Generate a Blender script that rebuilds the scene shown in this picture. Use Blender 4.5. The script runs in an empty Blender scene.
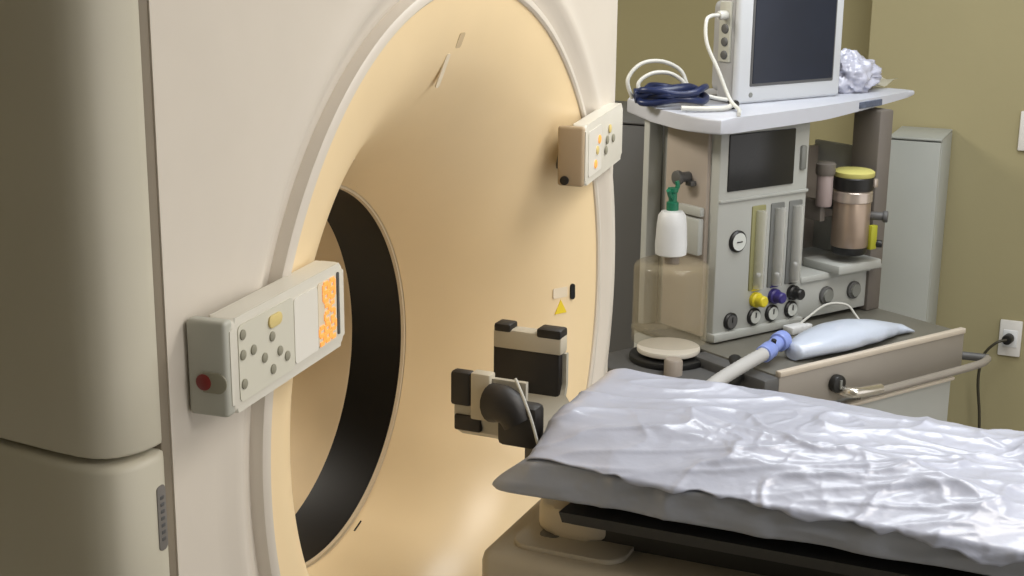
import bpy, bmesh, math, random
from mathutils import Vector, Matrix, noise
PI = math.pi
random.seed(7)
sc = bpy.context.scene
col = sc.collection

# ------------------------------------------------------------------ camera, light, exposure
TH, AZ, ROLL = math.radians(14.4), math.radians(66.5), math.radians(0.6)
d = Vector((-math.cos(AZ)*math.cos(TH), math.sin(AZ)*math.cos(TH), -math.sin(TH)))
r0 = Vector((math.sin(AZ), math.cos(AZ), 0)); u0 = r0.cross(d)
r = r0*math.cos(ROLL)+u0*math.sin(ROLL); u = -r0*math.sin(ROLL)+u0*math.cos(ROLL)
cd = bpy.data.cameras.new('camera'); cam = bpy.data.objects.new('camera', cd); col.objects.link(cam)
cam.matrix_world = Matrix(((r.x, u.x, -d.x, 1.04), (r.y, u.y, -d.y, -2.19), (r.z, u.z, -d.z, 1.85), (0, 0, 0, 1)))
cd.sensor_width = 36; cd.lens = 36*1435/1024; cd.clip_start = 0.05
sc.camera = cam
sc.view_settings.view_transform = 'Standard'; sc.view_settings.look = 'None'
sc.view_settings.gamma = 1; sc.view_settings.use_curve_mapping = False
sc.view_settings.exposure = 0.0

w = bpy.data.worlds.new('room_air'); sc.world = w; w.use_nodes = True
w.node_tree.nodes['Background'].inputs[0].default_value = (1.0, 0.97, 0.94, 1)
w.node_tree.nodes['Background'].inputs[1].default_value = 1.12

def area(name, loc, target, size, power, color):
    l = bpy.data.lights.new(name, 'AREA'); l.shape = 'RECTANGLE'; l.size, l.size_y = size
    l.energy = power; l.color = color
    o = bpy.data.objects.new(name, l); col.objects.link(o); o.location = loc
    o.rotation_euler = (Vector(target)-Vector(loc)).to_track_quat('-Z', 'Y').to_euler()
    return o
area('ceiling_or_fill_light', (1.5, 0.35, 2.68), (1.5, 0.35, 0), (1.2, 0.6), 32, (1.0, 0.95, 0.88))
area('ceiling_or_fill_light', (2.9, -0.9, 2.68), (2.9, -0.9, 0), (1.2, 0.6), 38, (1.0, 0.96, 0.92))

area('ceiling_or_fill_light', (0.7, 1.45, 2.68), (0.7, 1.45, 0), (1.2, 0.6), 27, (0.93, 0.97, 1.0))  # added fill lamp, brightens the machine and the back recess
area('ceiling_or_fill_light', (-1.9, 0.2, 2.68), (-1.9, 0.2, 0), (1.2, 0.6), 95, (1.0, 0.93, 0.82))  # unseen lamp added behind the gantry to light the bore liner

# ------------------------------------------------------------------ materials
def lin(c):
    return tuple(((v/255)/12.92 if v/255 <= 0.04045 else ((v/255+0.055)/1.055)**2.4) for v in c)
def mat(name, rgb, rough=0.5, metal=0.0, vary=0.05, scale=6, bump=0.0, bscale=40, coat=0.0, emit=0.0,
        trans=0.0, alpha=1.0, spec=0.5):
    m = bpy.data.materials.new(name); m.use_nodes = True
    nt = m.node_tree; b = nt.nodes['Principled BSDF']
    c = lin(rgb)
    tc = nt.nodes.new('ShaderNodeTexCoord')
    nz = nt.nodes.new('ShaderNodeTexNoise'); nz.inputs['Scale'].default_value = scale
    nz.inputs['Detail'].default_value = 4
    nt.links.new(tc.outputs['Object'], nz.inputs['Vector'])
    rp = nt.nodes.new('ShaderNodeValToRGB')
    rp.color_ramp.elements[0].position = 0.3; rp.color_ramp.elements[1].position = 0.7
    rp.color_ramp.elements[0].color = tuple(v*(1-vary) for v in c)+(1,)
    rp.color_ramp.elements[1].color = tuple(min(1, v*(1+vary)) for v in c)+(1,)
    nt.links.new(nz.outputs['Fac'], rp.inputs['Fac']); nt.links.new(rp.outputs['Color'], b.inputs['Base Color'])
    b.inputs['Roughness'].default_value = rough; b.inputs['Metallic'].default_value = metal
    b.inputs['Coat Weight'].default_value = coat; b.inputs['Coat Roughness'].default_value = 0.12
    b.inputs['Specular IOR Level'].default_value = spec
    b.inputs['Transmission Weight'].default_value = trans; b.inputs['Alpha'].default_value = alpha
    if emit:
        b.inputs['Emission Color'].default_value = c+(1,); b.inputs['Emission Strength'].default_value = emit
    if bump:
        n2 = nt.nodes.new('ShaderNodeTexNoise'); n2.inputs['Scale'].default_value = bscale
        n2.inputs['Detail'].default_value = 3
        nt.links.new(tc.outputs['Object'], n2.inputs['Vector'])
        bp = nt.nodes.new('ShaderNodeBump'); bp.inputs['Strength'].default_value = bump
        bp.inputs['Distance'].default_value = 0.01
        nt.links.new(n2.outputs['Fac'], bp.inputs['Height']); nt.links.new(bp.outputs['Normal'], b.inputs['Normal'])
    return m
M = dict(
    cover=mat('gantry_cover_plastic', (214, 206, 194), 0.42, vary=0.02),
    side=mat('gantry_side_plastic', (198, 193, 176), 0.45, vary=0.02),
    lip=mat('gantry_lip', (228, 214, 190), 0.35, vary=0.02),
    rim=mat('bore_rim_beige', (206, 188, 158), 0.45, vary=0.03),
    funnel=mat('cream_funnel_plastic', (240, 216, 174), 0.34, vary=0.03, scale=4),
    liner=mat('bore_liner_tan', (206, 184, 148), 0.5, vary=0.05),
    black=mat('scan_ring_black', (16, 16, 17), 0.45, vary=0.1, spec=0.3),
    rubber=mat('seam_rubber', (128, 118, 102), 0.7),
    panelw=mat('control_panel_shell', (216, 212, 200), 0.4, vary=0.02),
    panelend=mat('control_panel_end', (178, 178, 168), 0.45, vary=0.03),
    tan=mat('right_panel_end_tan', (176, 156, 128), 0.5, vary=0.03),
    keyface=mat('keypad_membrane', (208, 205, 190), 0.5, vary=0.02),
    key=mat('grey_key', (146, 143, 126), 0.5),
    keyy=mat('yellow_key', (216, 196, 130), 0.5),
    display=mat('lit_white_display', (222, 218, 208), 0.3, emit=0.05, vary=0.01),
    orange=mat('lit_orange_digits', (248, 172, 84), 0.4, emit=0.35, vary=0.02),
    red=mat('red_button', (124, 40, 38), 0.4),
    greyd=mat('dark_grey_plastic', (84, 84, 84), 0.5),
    grille=mat('grille_grey', (116, 112, 108), 0.5),
    yellow=mat('warning_yellow', (236, 208, 40), 0.5, vary=0.02),
    tablec=mat('table_cover_tan', (166, 158, 142), 0.5, vary=0.04),
    tabled=mat('table_cradle_dark', (52, 52, 50), 0.5),
    tableg=mat('table_cradle_grey', (96, 94, 90), 0.5),
    endcap=mat('table_end_cap', (196, 184, 160), 0.45, vary=0.03),
    vinyl=mat('grey_vinyl', (150, 155, 166), 0.32, vary=0.06, bump=0.5, bscale=16, coat=0.5),
    sheet=mat('white_plastic_sheet', (174, 180, 199), 0.38, vary=0.02, bump=0.15, bscale=26, coat=0.28),
    silver=mat('silver_shell', (172, 168, 156), 0.4, vary=0.08),
    blackpad=mat('black_pad', (30, 27, 26), 0.5, vary=0.15, scale=20),
    strap=mat('pale_strap', (190, 182, 164), 0.6),
    mach=mat('machine_grey_white', (168, 170, 166), 0.45, vary=0.03),
    machp=mat('machine_side_beige', (158, 148, 138), 0.5, vary=0.03),
    machpost=mat('machine_post_brown', (104, 98, 92), 0.5, vary=0.05),
    tray=mat('tray_white', (188, 191, 201), 0.4, vary=0.02),
    traylab=mat('tray_label_slate', (84, 92, 112), 0.5, vary=0.3, scale=60),
    screen=mat('dark_screen', (34, 35, 37), 0.25, vary=0.05),
    screenb=mat('monitor_screen', (30, 36, 50), 0.18, vary=0.2, scale=3),
    tubeg=mat('flow_tube_glass', (206, 206, 200), 0.08, vary=0.04, alpha=0.4),
    tubek=mat('flow_tube_slot_grey', (104, 106, 104), 0.4),
    tubey=mat('flow_tube_slot', (136, 134, 92), 0.4),
    knoby=mat('yellow_knob', (206, 190, 40), 0.45),
    knobb=mat('violet_knob', (52, 44, 110), 0.45),
    knobk=mat('black_knob', (26, 26, 26), 0.4),
    gaugef=mat('gauge_face', (200, 204, 200), 0.4),
    port=mat('port_grey', (120, 122, 118), 0.4),
    steel=mat('brushed_steel', (152, 146, 138), 0.42, metal=0.3, vary=0.05, scale=3),
    lip2=mat('drawer_lip_pale', (196, 186, 172), 0.4),
    worktop=mat('worktop_grey', (104, 102, 94), 0.5, vary=0.06),
    chrome=mat('chrome', (220, 215, 205), 0.2, metal=0.9, vary=0.02),
    vapm=mat('vaporizer_metal', (166, 148, 132), 0.3, metal=0.6, vary=0.08),
    vapband=mat('vaporizer_band', (196, 184, 174), 0.25, metal=0.6, vary=0.05),
    olive=mat('olive_tag', (160, 160, 40), 0.5),
    dial=mat('dial_yellow', (196, 190, 112), 0.45),
    mauve=mat('mauve_grey', (150, 136, 134), 0.4),
    glass=mat('amber_clear_canister', (176, 164, 136), 0.12, vary=0.05, alpha=0.32),
    disc=mat('white_disc', (220, 214, 202), 0.4),
    bottle=mat('white_bottle', (214, 216, 218), 0.4),
    green=mat('green_fitting', (28, 112, 84), 0.4),
    monitor=mat('monitor_white', (190, 193, 197), 0.4, vary=0.02),
    monside=mat('monitor_side_grey', (160, 160, 160), 0.45),
    cable=mat('white_cable', (196, 196, 190), 0.45),
    bluec=mat('blue_hose', (24, 36, 74), 0.35, vary=0.2, scale=25),
    bluelt=mat('blue_connector', (132, 150, 214), 0.35),
    hose=mat('grey_white_hose', (184, 184, 184), 0.45),
    pouch=mat('milky_pouch', (188, 198, 216), 0.3, coat=0.3, vary=0.03, bump=0.2, bscale=30),
    bag=mat('crumpled_bag', (178, 180, 196), 0.25, coat=0.5, bump=0.6, bscale=30, vary=0.12, scale=18),
    paper=mat('folded_paper', (208, 204, 186), 0.7),
    cab=mat('grey_cabinet', (160, 163, 158), 0.5, vary=0.02),
    cabd=mat('dark_grey_cabinet', (92, 92, 92), 0.5, vary=0.02),
    outlet=mat('socket_white', (212, 210, 206), 0.4),
    cord=mat('cord_olive_black', (52, 48, 34), 0.5),
    wall=mat('olive_wall_paint', (150, 142, 108), 0.75, vary=0.03, scale=1.5, bump=0.05),
    wall_shaded=mat('olive_wall_paint_shaded', (146, 138, 102), 0.75, vary=0.03, scale=1.5, bump=0.05),  # same olive paint, shade on the far walls mixed into the colour
    floor=mat('grey_vinyl_floor', (150, 146, 138), 0.5, vary=0.06, scale=3),
    ceil=mat('white_ceiling', (220, 218, 210), 0.8, vary=0.02),
)

# ------------------------------------------------------------------ helpers
def link(name, bm, m, parent=None, angle=35):
    me = bpy.data.meshes.new(name)
    bmesh.ops.recalc_face_normals(bm, faces=bm.faces[:])
    for f in bm.faces: f.smooth = True
    bm.to_mesh(me); bm.free()
    me.set_sharp_from_angle(angle=math.radians(angle))
    me.materials.append(m)
    o = bpy.data.objects.new(name, me); col.objects.link(o)
    if parent: o.parent = parent
    return o
def empty(name, loc=(0, 0, 0), rz=0.0):
    o = bpy.data.objects.new(name, None); col.objects.link(o)
    o.location = loc; o.rotation_euler = (0, 0, rz); o.empty_display_size = 0.1
    return o
def tag(o, label, cat, group=None):
    o['label'] = label; o['category'] = cat
    if group: o['group'] = group
    return o
def struct(o):
    o['kind'] = 'structure'; return o
def box(bm, x, y, z, bev=0.0, seg=2, mtx=None):
    t = bmesh.new(); bmesh.ops.create_cube(t, size=1)
    for v in t.verts:
        v.co = Vector(((x[0]+x[1])/2+v.co.x*(x[1]-x[0]), (y[0]+y[1])/2+v.co.y*(y[1]-y[0]), (z[0]+z[1])/2+v.co.z*(z[1]-z[0])))
    if bev: bmesh.ops.bevel(t, geom=t.edges[:], offset=bev, segments=seg, profile=0.5, affect='EDGES')
    return merge(bm, t, mtx)
def merge(bm, t, mtx=None):
    if mtx: bmesh.ops.transform(t, matrix=mtx, verts=t.verts[:])
    me = bpy.data.meshes.new('tmp'); t.to_mesh(me); t.free(); bm.from_mesh(me); bpy.data.meshes.remove(me)
    return bm
def frame(axis):
    a = Vector(axis).normalized(); s = Vector((0, 0, 1)) if abs(a.z) < 0.9 else Vector((1, 0, 0))
    e1 = s.cross(a).normalized(); return a, e1, a.cross(e1)
def lathe(bm, prof, origin, axis=(0, 0, 1), seg=32, caps=True):
    """prof: (radius, height along axis)"""
    a, e1, e2 = frame(axis); O_ = Vector(origin); rings = []
    for (rr, h) in prof:
        if rr < 1e-6: rings.append([bm.verts.new(O_+a*h)])
        else: rings.append([bm.verts.new(O_+a*h+(e1*math.cos(2*PI*k/seg)+e2*math.sin(2*PI*k/seg))*rr) for k in range(seg)])
    for p, q in zip(rings, rings[1:]):
        for k in range(seg):
            k2 = (k+1) % seg
            if len(p) == 1 and len(q) == 1: continue
            if len(p) == 1: bm.faces.new((p[0], q[k], q[k2]))
            elif len(q) == 1: bm.faces.new((p[k], q[0], p[k2]))
            else: bm.faces.new((p[k], p[k2], q[k2], q[k]))
    if caps:
        for rg in (rings[0], rings[-1]):
            if len(rg) > 1: bm.faces.new(rg)
    return bm
def cyl(bm, origin, axis, rad, h, seg=24, bev=0.0):
    b = min(bev, rad*0.45, h*0.45)
    if b: prof = [(rad-b, 0), (rad-b*0.3, b*0.3), (rad, b), (rad, h-b), (rad-b*0.3, h-b*0.3), (rad-b, h)]
    else: prof = [(rad, 0), (rad, h)]
    return lathe(bm, prof, origin, axis, seg)
def smooth_path(pts, n=8):
    P = [Vector(p) for p in pts]; out = []
    for i in range(len(P)-1):
        p0, p1, p2, p3 = P[max(i-1, 0)], P[i], P[i+1], P[min(i+2, len(P)-1)]
        for k in range(n):
            t = k/n
            out.append(0.5*((2*p1)+(p2-p0)*t+(2*p0-5*p1+4*p2-p3)*t*t+(3*p1-p0-3*p2+p3)*t**3))
    out.append(P[-1]); return out
def tube(bm, pts, rad, seg=10, n=8, ripple=0.0, closed_ends=True):
    P = smooth_path(pts, n); rings = []
    e1 = None
    for i, p in enumerate(P):
        t = (P[min(i+1, len(P)-1)]-P[max(i-1, 0)]).normalized()
        if e1 is None: _, e1, _ = frame(t)
        e1 = (e1-t*e1.dot(t)).normalized(); e2 = t.cross(e1)
        rr = (rad(i/(len(P)-1)) if callable(rad) else rad)*(1+ripple*(i % 2))
        rings.append([bm.verts.new(p+(e1*math.cos(2*PI*k/seg)+e2*math.sin(2*PI*k/seg))*rr) for k in range(seg)])
    for a, b in zip(rings, rings[1:]):
        for k in range(seg): bm.faces.new((a[k], a[(k+1) % seg], b[(k+1) % seg], b[k]))
    if closed_ends: bm.faces.new(rings[0]); bm.faces.new(rings[-1])
    return bm
def prism(bm, outline, h0, h1, bev=0.0):
    """outline (x, y) extruded in z"""
    t = bmesh.new()
    a = [t.verts.new((x, y, h0)) for x, y in outline]; b = [t.verts.new((x, y, h1)) for x, y in outline]
    t.faces.new(a); t.faces.new(b); n = len(a)
    for k in range(n): t.faces.new((a[k], a[(k+1) % n], b[(k+1) % n], b[k]))
    if bev:
        ed = [e for e in t.edges if abs(e.verts[0].co.z-e.verts[1].co.z) < 1e-6]
        bmesh.ops.bevel(t, geom=ed, offset=bev, segments=3, profile=0.5, affect='EDGES')
    return merge(bm, t)
def rrect(x0, x1, y0, y1, rad, n=6):
    out = []
    for cx, cy, a0 in ((x1-rad, y1-rad, 0), (x0+rad, y1-rad, PI/2), (x0+rad, y0+rad, PI), (x1-rad, y0+rad, 1.5*PI)):
        for k in range(n+1):
            a = a0+PI/2*k/n; out.append((cx+rad*math.cos(a), cy+rad*math.sin(a)))
    return out

# ------------------------------------------------------------------ room shell
b = bmesh.new(); box(b, (-3.2, 4.2), (-4.0, 2.95), (-0.1, 0)); struct(link('floor', b, M['floor']))
b = bmesh.new(); box(b, (0.19, 4.2), (2.75, 2.95), (0, 2.75)); struct(link('wall_right', b, M['wall']))
b = bmesh.new(); box(b, (-3.2, 0.19), (2.95, 3.1), (0, 2.75)); struct(link('wall_back', b, M['wall_shaded']))
b = bmesh.new(); box(b, (-3.35, -3.2), (-4.0, 3.1), (0, 2.75)); struct(link('wall_left', b, M['wall_shaded']))
b = bmesh.new(); box(b, (-3.2, 4.2), (-4.1, -4.0), (0, 2.75)); struct(link('wall_front_blocker', b, mat('front_wall_darkened', (112, 106, 84), 0.8)))  # unseen wall added to block fill light, darkened to cut its bounce
b = bmesh.new(); box(b, (-3.35, 4.2), (-4.0, 3.1), (2.75, 2.85)); struct(link('ceiling', b, M['ceil']))
b = bmesh.new(); box(b, (0.19, 4.2), (2.735, 2.75), (0, 0.1), 0.004); struct(link('baseboard_right', b, M['cabd']))
b = bmesh.new(); box(b, (-3.2, 0.19), (2.935, 2.95), (0, 0.1), 0.004); struct(link('baseboard_back', b, M['cabd']))

# ------------------------------------------------------------------ CT gantry
YF, ZF = 0.015, 1.095      # centre of the funnel mouth
YB, ZC = -0.004, 1.018     # centre of the bore
XB = -0.310
gantry = tag(empty('ct_scanner_gantry', (0, 0, 0)),
             'large off-white CT scanner gantry with cream funnel and black ringed bore at left', 'medical scanner')
YL, YR, ZB, ZT = -0.838, 0.85, 0.08, 1.98
def outline_r(th, rc=0.22):
    """distance from bore centre to the rounded-rectangle outline along angle th (y=cos, z=sin)"""
    c, s = math.cos(th), math.sin(th)
    lo, hi = 0.3, 2.0
    def inside(q):
        y, z = YF+q*c, ZF+q*s
        if y < YL or y > YR or z < ZB or z > ZT: return False
        cy = YR-rc
        if y > cy:
            for cz, up in ((ZT-rc, 1), (ZB+rc, -1)):
                if (z-cz)*up > 0 and (y-cy)**2+(z-cz)**2 > rc*rc: return False
        return True
    for _ in range(40):
        m = (lo+hi)/2
        if inside(m): lo = m
        else: hi = m
    return lo
def cover_mesh(prof, x0, sgn, depth, RR=0.12):
    bm = bmesh.new(); N = 240; rings = []
    outs = [outline_r(2*PI*k/N) for k in range(N)]
    rl = prof[-1][0]; K = 34
    for (rr, x) in prof:
        rings.append([bm.verts.new((x0+sgn*x, YF+rr*math.cos(2*PI*k/N), ZF+rr*math.sin(2*PI*k/N))) for k in range(N)])
    for j in range(1, K+1):
        t = 1-(1-j/K)**1.6; ring = []
        for k in range(N):
            th = 2*PI*k/N; q = rl+(outs[k]-rl)*t; y, z = YF+q*math.cos(th), ZF+q*math.sin(th); x = 0
            for dd in (YR-y, ZT-z):
                if dd < RR: x -= RR-math.sqrt(max(0, RR*RR-(RR-dd)**2))
            ring.append(bm.verts.new((x0+sgn*max(x, -RR), y, z)))
        rings.append(ring)
    last = rings[-1]
    rings.append([bm.verts.new((x0-sgn*max(depth, 0.0), v.co.y, v.co.z)) for v in last])
    for a, c in zip(rings, rings[1:]):
        for k in range(N): bm.faces.new((a[k], a[(k+1) % N], c[(k+1) % N], c[k]))
    return bm
prof = [(0.667, -0.020), (0.672, -0.013), (0.682, -0.011), (0.694, -0.006), (0.706, 0.002), (0.716, 0.007), (0.724, 0.008), (0.734, 0.006), (0.748, 0.002), (0.765, 0.0)]
link('front_cover', cover_mesh(prof, 0, 1, 0.42), M['cover'], gantry, 60)
link('rear_cover', cover_mesh([(0.48, -0.03), (0.50, 0.0), (0.55, 0)], -0.92, -1, 0.49), M['cover'], gantry, 60)
b = bmesh.new()
lathe(b, [(0.646, -0.015), (0.646, 0.003), (0.650, 0.007), (0.658, 0.007), (0.664, 0.003), (0.669, -0.02)], (0, YF, ZF), (1, 0, 0), 200, False)
link('trim_ring', b, M['cover'], gantry)
fun = [(0.652, 0.0), (0.635, -0.002), (0.61, -0.006), (0.58, -0.014), (0.55, -0.026), (0.525, -0.040), (0.50, -0.060), (0.475, -0.086), (0.45, -0.117),
       (0.43, -0.149), (0.412, -0.184), (0.398, -0.217), (0.386, -0.251), (0.375, -0.283), (0.367, -0.307), (0.366, XB)]
b = bmesh.new(); lathe(b, fun, (0, 0, 0), (1, 0, 0), 220, False)
def fcen(x):
    t = min(1, x/XB); return YF+(YB-YF)*t, ZF+(ZC-ZF)*t
for v in b.verts:
    cy, cz = fcen(v.co.x); v.co.y += cy; v.co.z += cz
link('bore_funnel', b, M['funnel'], gantry, 80)
BC = (0, YB, ZC)
b = bmesh.new(); lathe(b, [(0.369, XB+0.001), (0.366, XB-0.002), (0.361, XB-0.002), (0.359, XB-0.008)], BC, (1, 0, 0), 160, False)
link('bore_rim', b, M['rim'], gantry)
for deg, q, ln in ((-52, 0.372, 0.020), (-70, 0.370, 0.030), (-66, 0.373, 0.012), (-44, 0.371, 0.008)):
    a = math.radians(deg); p = Vector((XB+0.0125, YB+0.003+q*math.cos(a), ZC+0.003+q*math.sin(a))); tg = Vector((0, -math.sin(a), math.cos(a)))
    b = bmesh.new(); tube(b, [p-tg*ln/2, p, p+tg*ln/2], 0.0022, 6, 2); link('scuff_mark', b, M['black'], gantry)
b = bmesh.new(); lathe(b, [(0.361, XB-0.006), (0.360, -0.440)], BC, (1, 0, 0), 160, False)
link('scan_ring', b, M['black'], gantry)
b = bmesh.new(); lathe(b, [(0.3605, -0.435), (0.357, -0.440), (0.357, -0.72), (0.37, -0.76), (0.40, -0.82), (0.44, -0.88), (0.49, -0.925)], BC, (1, 0, 0), 160, False)
link('bore_liner', b, M['liner'], gantry, 60)
b = bmesh.new(); lathe(b, [(0.372, -0.30), (0.372, -0.90)], BC, (1, 0, 0), 80, False)
link('bore_shroud', b, M['greyd'], gantry, 60)
# side covers: curved plan outline swept up
plan = [(-0.004, -0.852), (0.0, -0.858), (0.001, -0.872), (-0.001, -0.890), (-0.006, -0.906), (-0.014, -0.920), (-0.025, -0.930), (-0.040, -0.936), (-0.06, -0.938), (-0.10, -0.936),
        (-0.16, -0.930), (-0.25, -0.920), (-0.40, -0.908), (-0.60, -0.896), (-0.80, -0.884), (-0.86, -0.874), (-0.90, -0.860), (-0.915, -0.845)]
def side_cover(z0, z1, off, bev):
    bm = bmesh.new(); rows = []
    zs = [(z0, bev), (z0+bev*0.3, bev*0.3), (z0+bev, 0)]+[(z0+(z1-z0)*k/8, 0) for k in range(1, 8)]+[(z1-bev, 0), (z1-bev*0.3, bev*0.3), (z1, bev)]
    for z, ins in zs:
        row = []
        for x, y in plan:
            cxx = -0.45; s = 1-ins/0.45 if ins else 1
            row.append(bm.verts.new((cxx+(x-cxx)*s+(off if x > -0.03 else 0), y+ins-off, z)))
        row.append(bm.verts.new((-0.915, -0.80, z))); row.insert(0, bm.verts.new((-0.03, -0.845, z)))
        rows.append(row)
    for a, c in zip(rows, rows[1:]):
        for k in range(len(a)-1): bm.faces.new((a[k], a[k+1], c[k+1], c[k]))
    bm.faces.new(rows[0]); bm.faces.new(rows[-1])
    return bm
link('side_cover', side_cover(1.229, 1.97, 0.0, 0.006), M['side'], gantry, 50)
link('lower_side_cover', side_cover(0.08, 1.222, 0.004, 0.010), M['side'], gantry, 50)
b = bmesh.new(); box(b, (-0.05, -0.002), (-0.856, -0.836), (0.1, 1.96), 0.002)
link('seam_strip', b, M['rubber'], gantry)
b = bmesh.new(); box(b, (-0.9, -0.03), (-0.90, -0.845), (1.219, 1.232)); link('seam_gasket', b, M['rubber'], gantry)
g = bmesh.new(); prism(g, rrect(-0.879, -0.863, 1.098, 1.182, 0.005), 0.0, 0.006, 0.001)
g2 = bmesh.new(); merge(g2, g, Matrix(((0, 0, 1, 0), (1, 0, 0, 0), (0, 1, 0, 0), (0, 0, 0, 1))))
vg = link('vent_grille', g2, M['grille'], gantry)
b = bmesh.new()
for k in range(7): box(b, (0.0055, 0.0066), (-0.874, -0.867), (1.110+k*0.009, 1.1145+k*0.009), 0.0005)
link('vent_slot', b, M['greyd'], vg)

# control panels: local frame x = along the panel, y = up, z = out of the face
def panel_matrix(p, ex, ey):
    ex = Vector(ex).normalized(); ey = Vector(ey); ey = (ey-ex*ey.dot(ex)).normalized(); ez = ex.cross(ey)
    return Matrix(((ex.x, ey.x, ez.x, p[0]), (ex.y, ey.y, ez.y, p[1]), (ex.z, ey.z, ez.z, p[2]), (0, 0, 0, 1)))
def pan_part(name, bm, m, parent, mtx, angle=35):
    t = bmesh.new(); merge(t, bm, mtx); return link(name, t, m, parent, angle)
pm = panel_matrix((0.058, -0.790, 1.252), (-0.030, 0.330, 0.004), (0.004, 0, 1))
PW, PH = 0.325, 0.123
b = bmesh.new(); prism(b, rrect(0, PW, 0, PH, 0.014), -0.036, 0.0, 0.007)
cp = pan_part('control_panel', b, M['panelw'], gantry, pm)
b = bmesh.new(); prism(b, rrect(0.03, PW-0.05, 0.02, PH-0.02, 0.014), -0.075, -0.03, 0.0)
pan_part('panel_mount', b, M['greyd'], cp, pm)
b = bmesh.new(); box(b, (-0.010, 0.012), (0.0, PH), (-0.056, -0.001), 0.006, 3); pan_part('panel_end', b, M['panelend'], cp, pm)
b = bmesh.new(); lathe(b, [(0.0135, 0), (0.0135, 0.002), (0.011, 0.003)], (-0.010, 0.045, -0.014), (-1, 0, 0), 24)
box(b, (-0.0125, -0.009), (0.0315, 0.0585), (-0.034, -0.014), 0.001, 1)
pan_part('button_recess', b, M['key'], cp, pm)
b = bmesh.new(); lathe(b, [(0.0105, 0), (0.0105, 0.003), (0.008, 0.0045), (0, 0.005)], (-0.010, 0.045, -0.032), (-1, 0, 0), 24)
pan_part('emergency_button', b, M['red'], cp, pm)
b = bmesh.new(); prism(b, rrect(0.018, 0.166, 0.012, PH-0.012, 0.008), 0.0, 0.0012); pan_part('keypad', b, M['keyface'], cp, pm)
b = bmesh.new(); prism(b, rrect(0.168, 0.238, 0.016, PH-0.016, 0.006), 0.0, 0.0016); pan_part('display', b, M['display'], cp, pm)
b = bmesh.new(); prism(b, rrect(0.240, 0.298, 0.016, PH-0.014, 0.006), 0.0, 0.0012); pan_part('digit_panel', b, M['lip'], cp, pm)
b = bmesh.new(); prism(b, rrect(0.301, 0.307, 0.020, PH-0.012, 0.0025), 0.0, 0.002); pan_part('edge_slot', b, M['greyd'], cp, pm)
def digit(bm, cx, cy, s, segs):
    L, T = s*0.5, s*0.30
    S = dict(a=(0, 1, 1), g=(0, 0, 1), d=(0, -1, 1), f=(-1, .5, 0), b=(1, .5, 0), e=(-1, -.5, 0), c=(1, -.5, 0))
    for q in segs:
        px, py, hz = S[q]; x = cx+px*L*0.62; y = cy+py*L
        if hz: box(bm, (x-L*0.6, x+L*0.6), (y-T/2, y+T/2), (0.0012, 0.0024), 0.0008, 1)
        else: box(bm, (x-T/2, x+T/2), (y-L*0.5, y+L*0.5), (0.0012, 0.0024), 0.0008, 1)
for cx, cy, s, q in ((0.284, 0.093, 0.024, 'abcdefg'), (0.264, 0.092, 0.024, 'abcdefg'), (0.284, 0.062, 0.021, 'afgcd'), (0.266, 0.062, 0.021, 'abged'), (0.286, 0.034, 0.023, 'abged'), (0.267, 0.034, 0.023, 'abcdefg'), (0.249, 0.033, 0.023, 'acdfg')):
    b = bmesh.new(); digit(b, cx, cy, s, q); pan_part('orange_digit', b, M['orange'], cp, pm)
for kx, ky in ((0.028, 0.098), (0.027, 0.072), (0.028, 0.034), (0.054, 0.071), (0.082, 0.052), (0.104, 0.074), (0.104, 0.030), (0.124, 0.049), (0.144, 0.036)):
    b = bmesh.new(); lathe(b, [(0.0066, 0), (0.0066, 0.002), (0.005, 0.003)], (kx, ky, 0.001), (0, 0, 1), 16); pan_part('key', b, M['key'], cp, pm)
b = bmesh.new(); prism(b, rrect(0.095, 0.130, 0.086, 0.102, 0.007), 0.001, 0.004, 0.001); pan_part('yellow_key', b, M['keyy'], cp, pm)

pm = panel_matrix((0.052, 0.440, 1.338), (-0.024, 0.25, 0.010), (0.004, 0, 1))
b = bmesh.new(); prism(b, rrect(0, 0.300, 0, 0.122, 0.012), -0.030, 0.0, 0.006); cp2 = pan_part('control_panel', b, M['panelw'], gantry, pm)
b = bmesh.new(); prism(b, rrect(0.05, 0.24, 0.02, 0.10, 0.01), -0.075, -0.028, 0.0); pan_part('panel_mount', b, M['greyd'], cp2, pm)
b = bmesh.new(); box(b, (-0.008, 0.008), (0.0, 0.120), (-0.056, -0.002), 0.006, 3); pan_part('panel_end', b, M['tan'], cp2, pm)
b = bmesh.new(); lathe(b, [(0.009, 0), (0.009, 0.004), (0.006, 0.005)], (-0.008, 0.012, -0.040), (-1, 0, 0), 16); pan_part('end_button', b, M['knobk'], cp2, pm)
b = bmesh.new(); prism(b, rrect(0.02, 0.12, 0.014, 0.106, 0.008), 0.0, 0.0014); pan_part('display', b, M['display'], cp2, pm)
for kx, ky, mm in ((0.072, 0.032, 'orange'), (0.085, 0.058, 'keyy'), (0.10, 0.078, 'orange'), (0.155, 0.045, 'key'), (0.165, 0.065, 'key'), (0.185, 0.085, 'keyy'), (0.215, 0.06, 'key')):
    b = bmesh.new(); lathe(b, [(0.009, 0), (0.009, 0.002), (0.007, 0.003)], (kx, ky, 0.001), (0, 0, 1), 16); pan_part('key', b, M[mm], cp2, pm)

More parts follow.
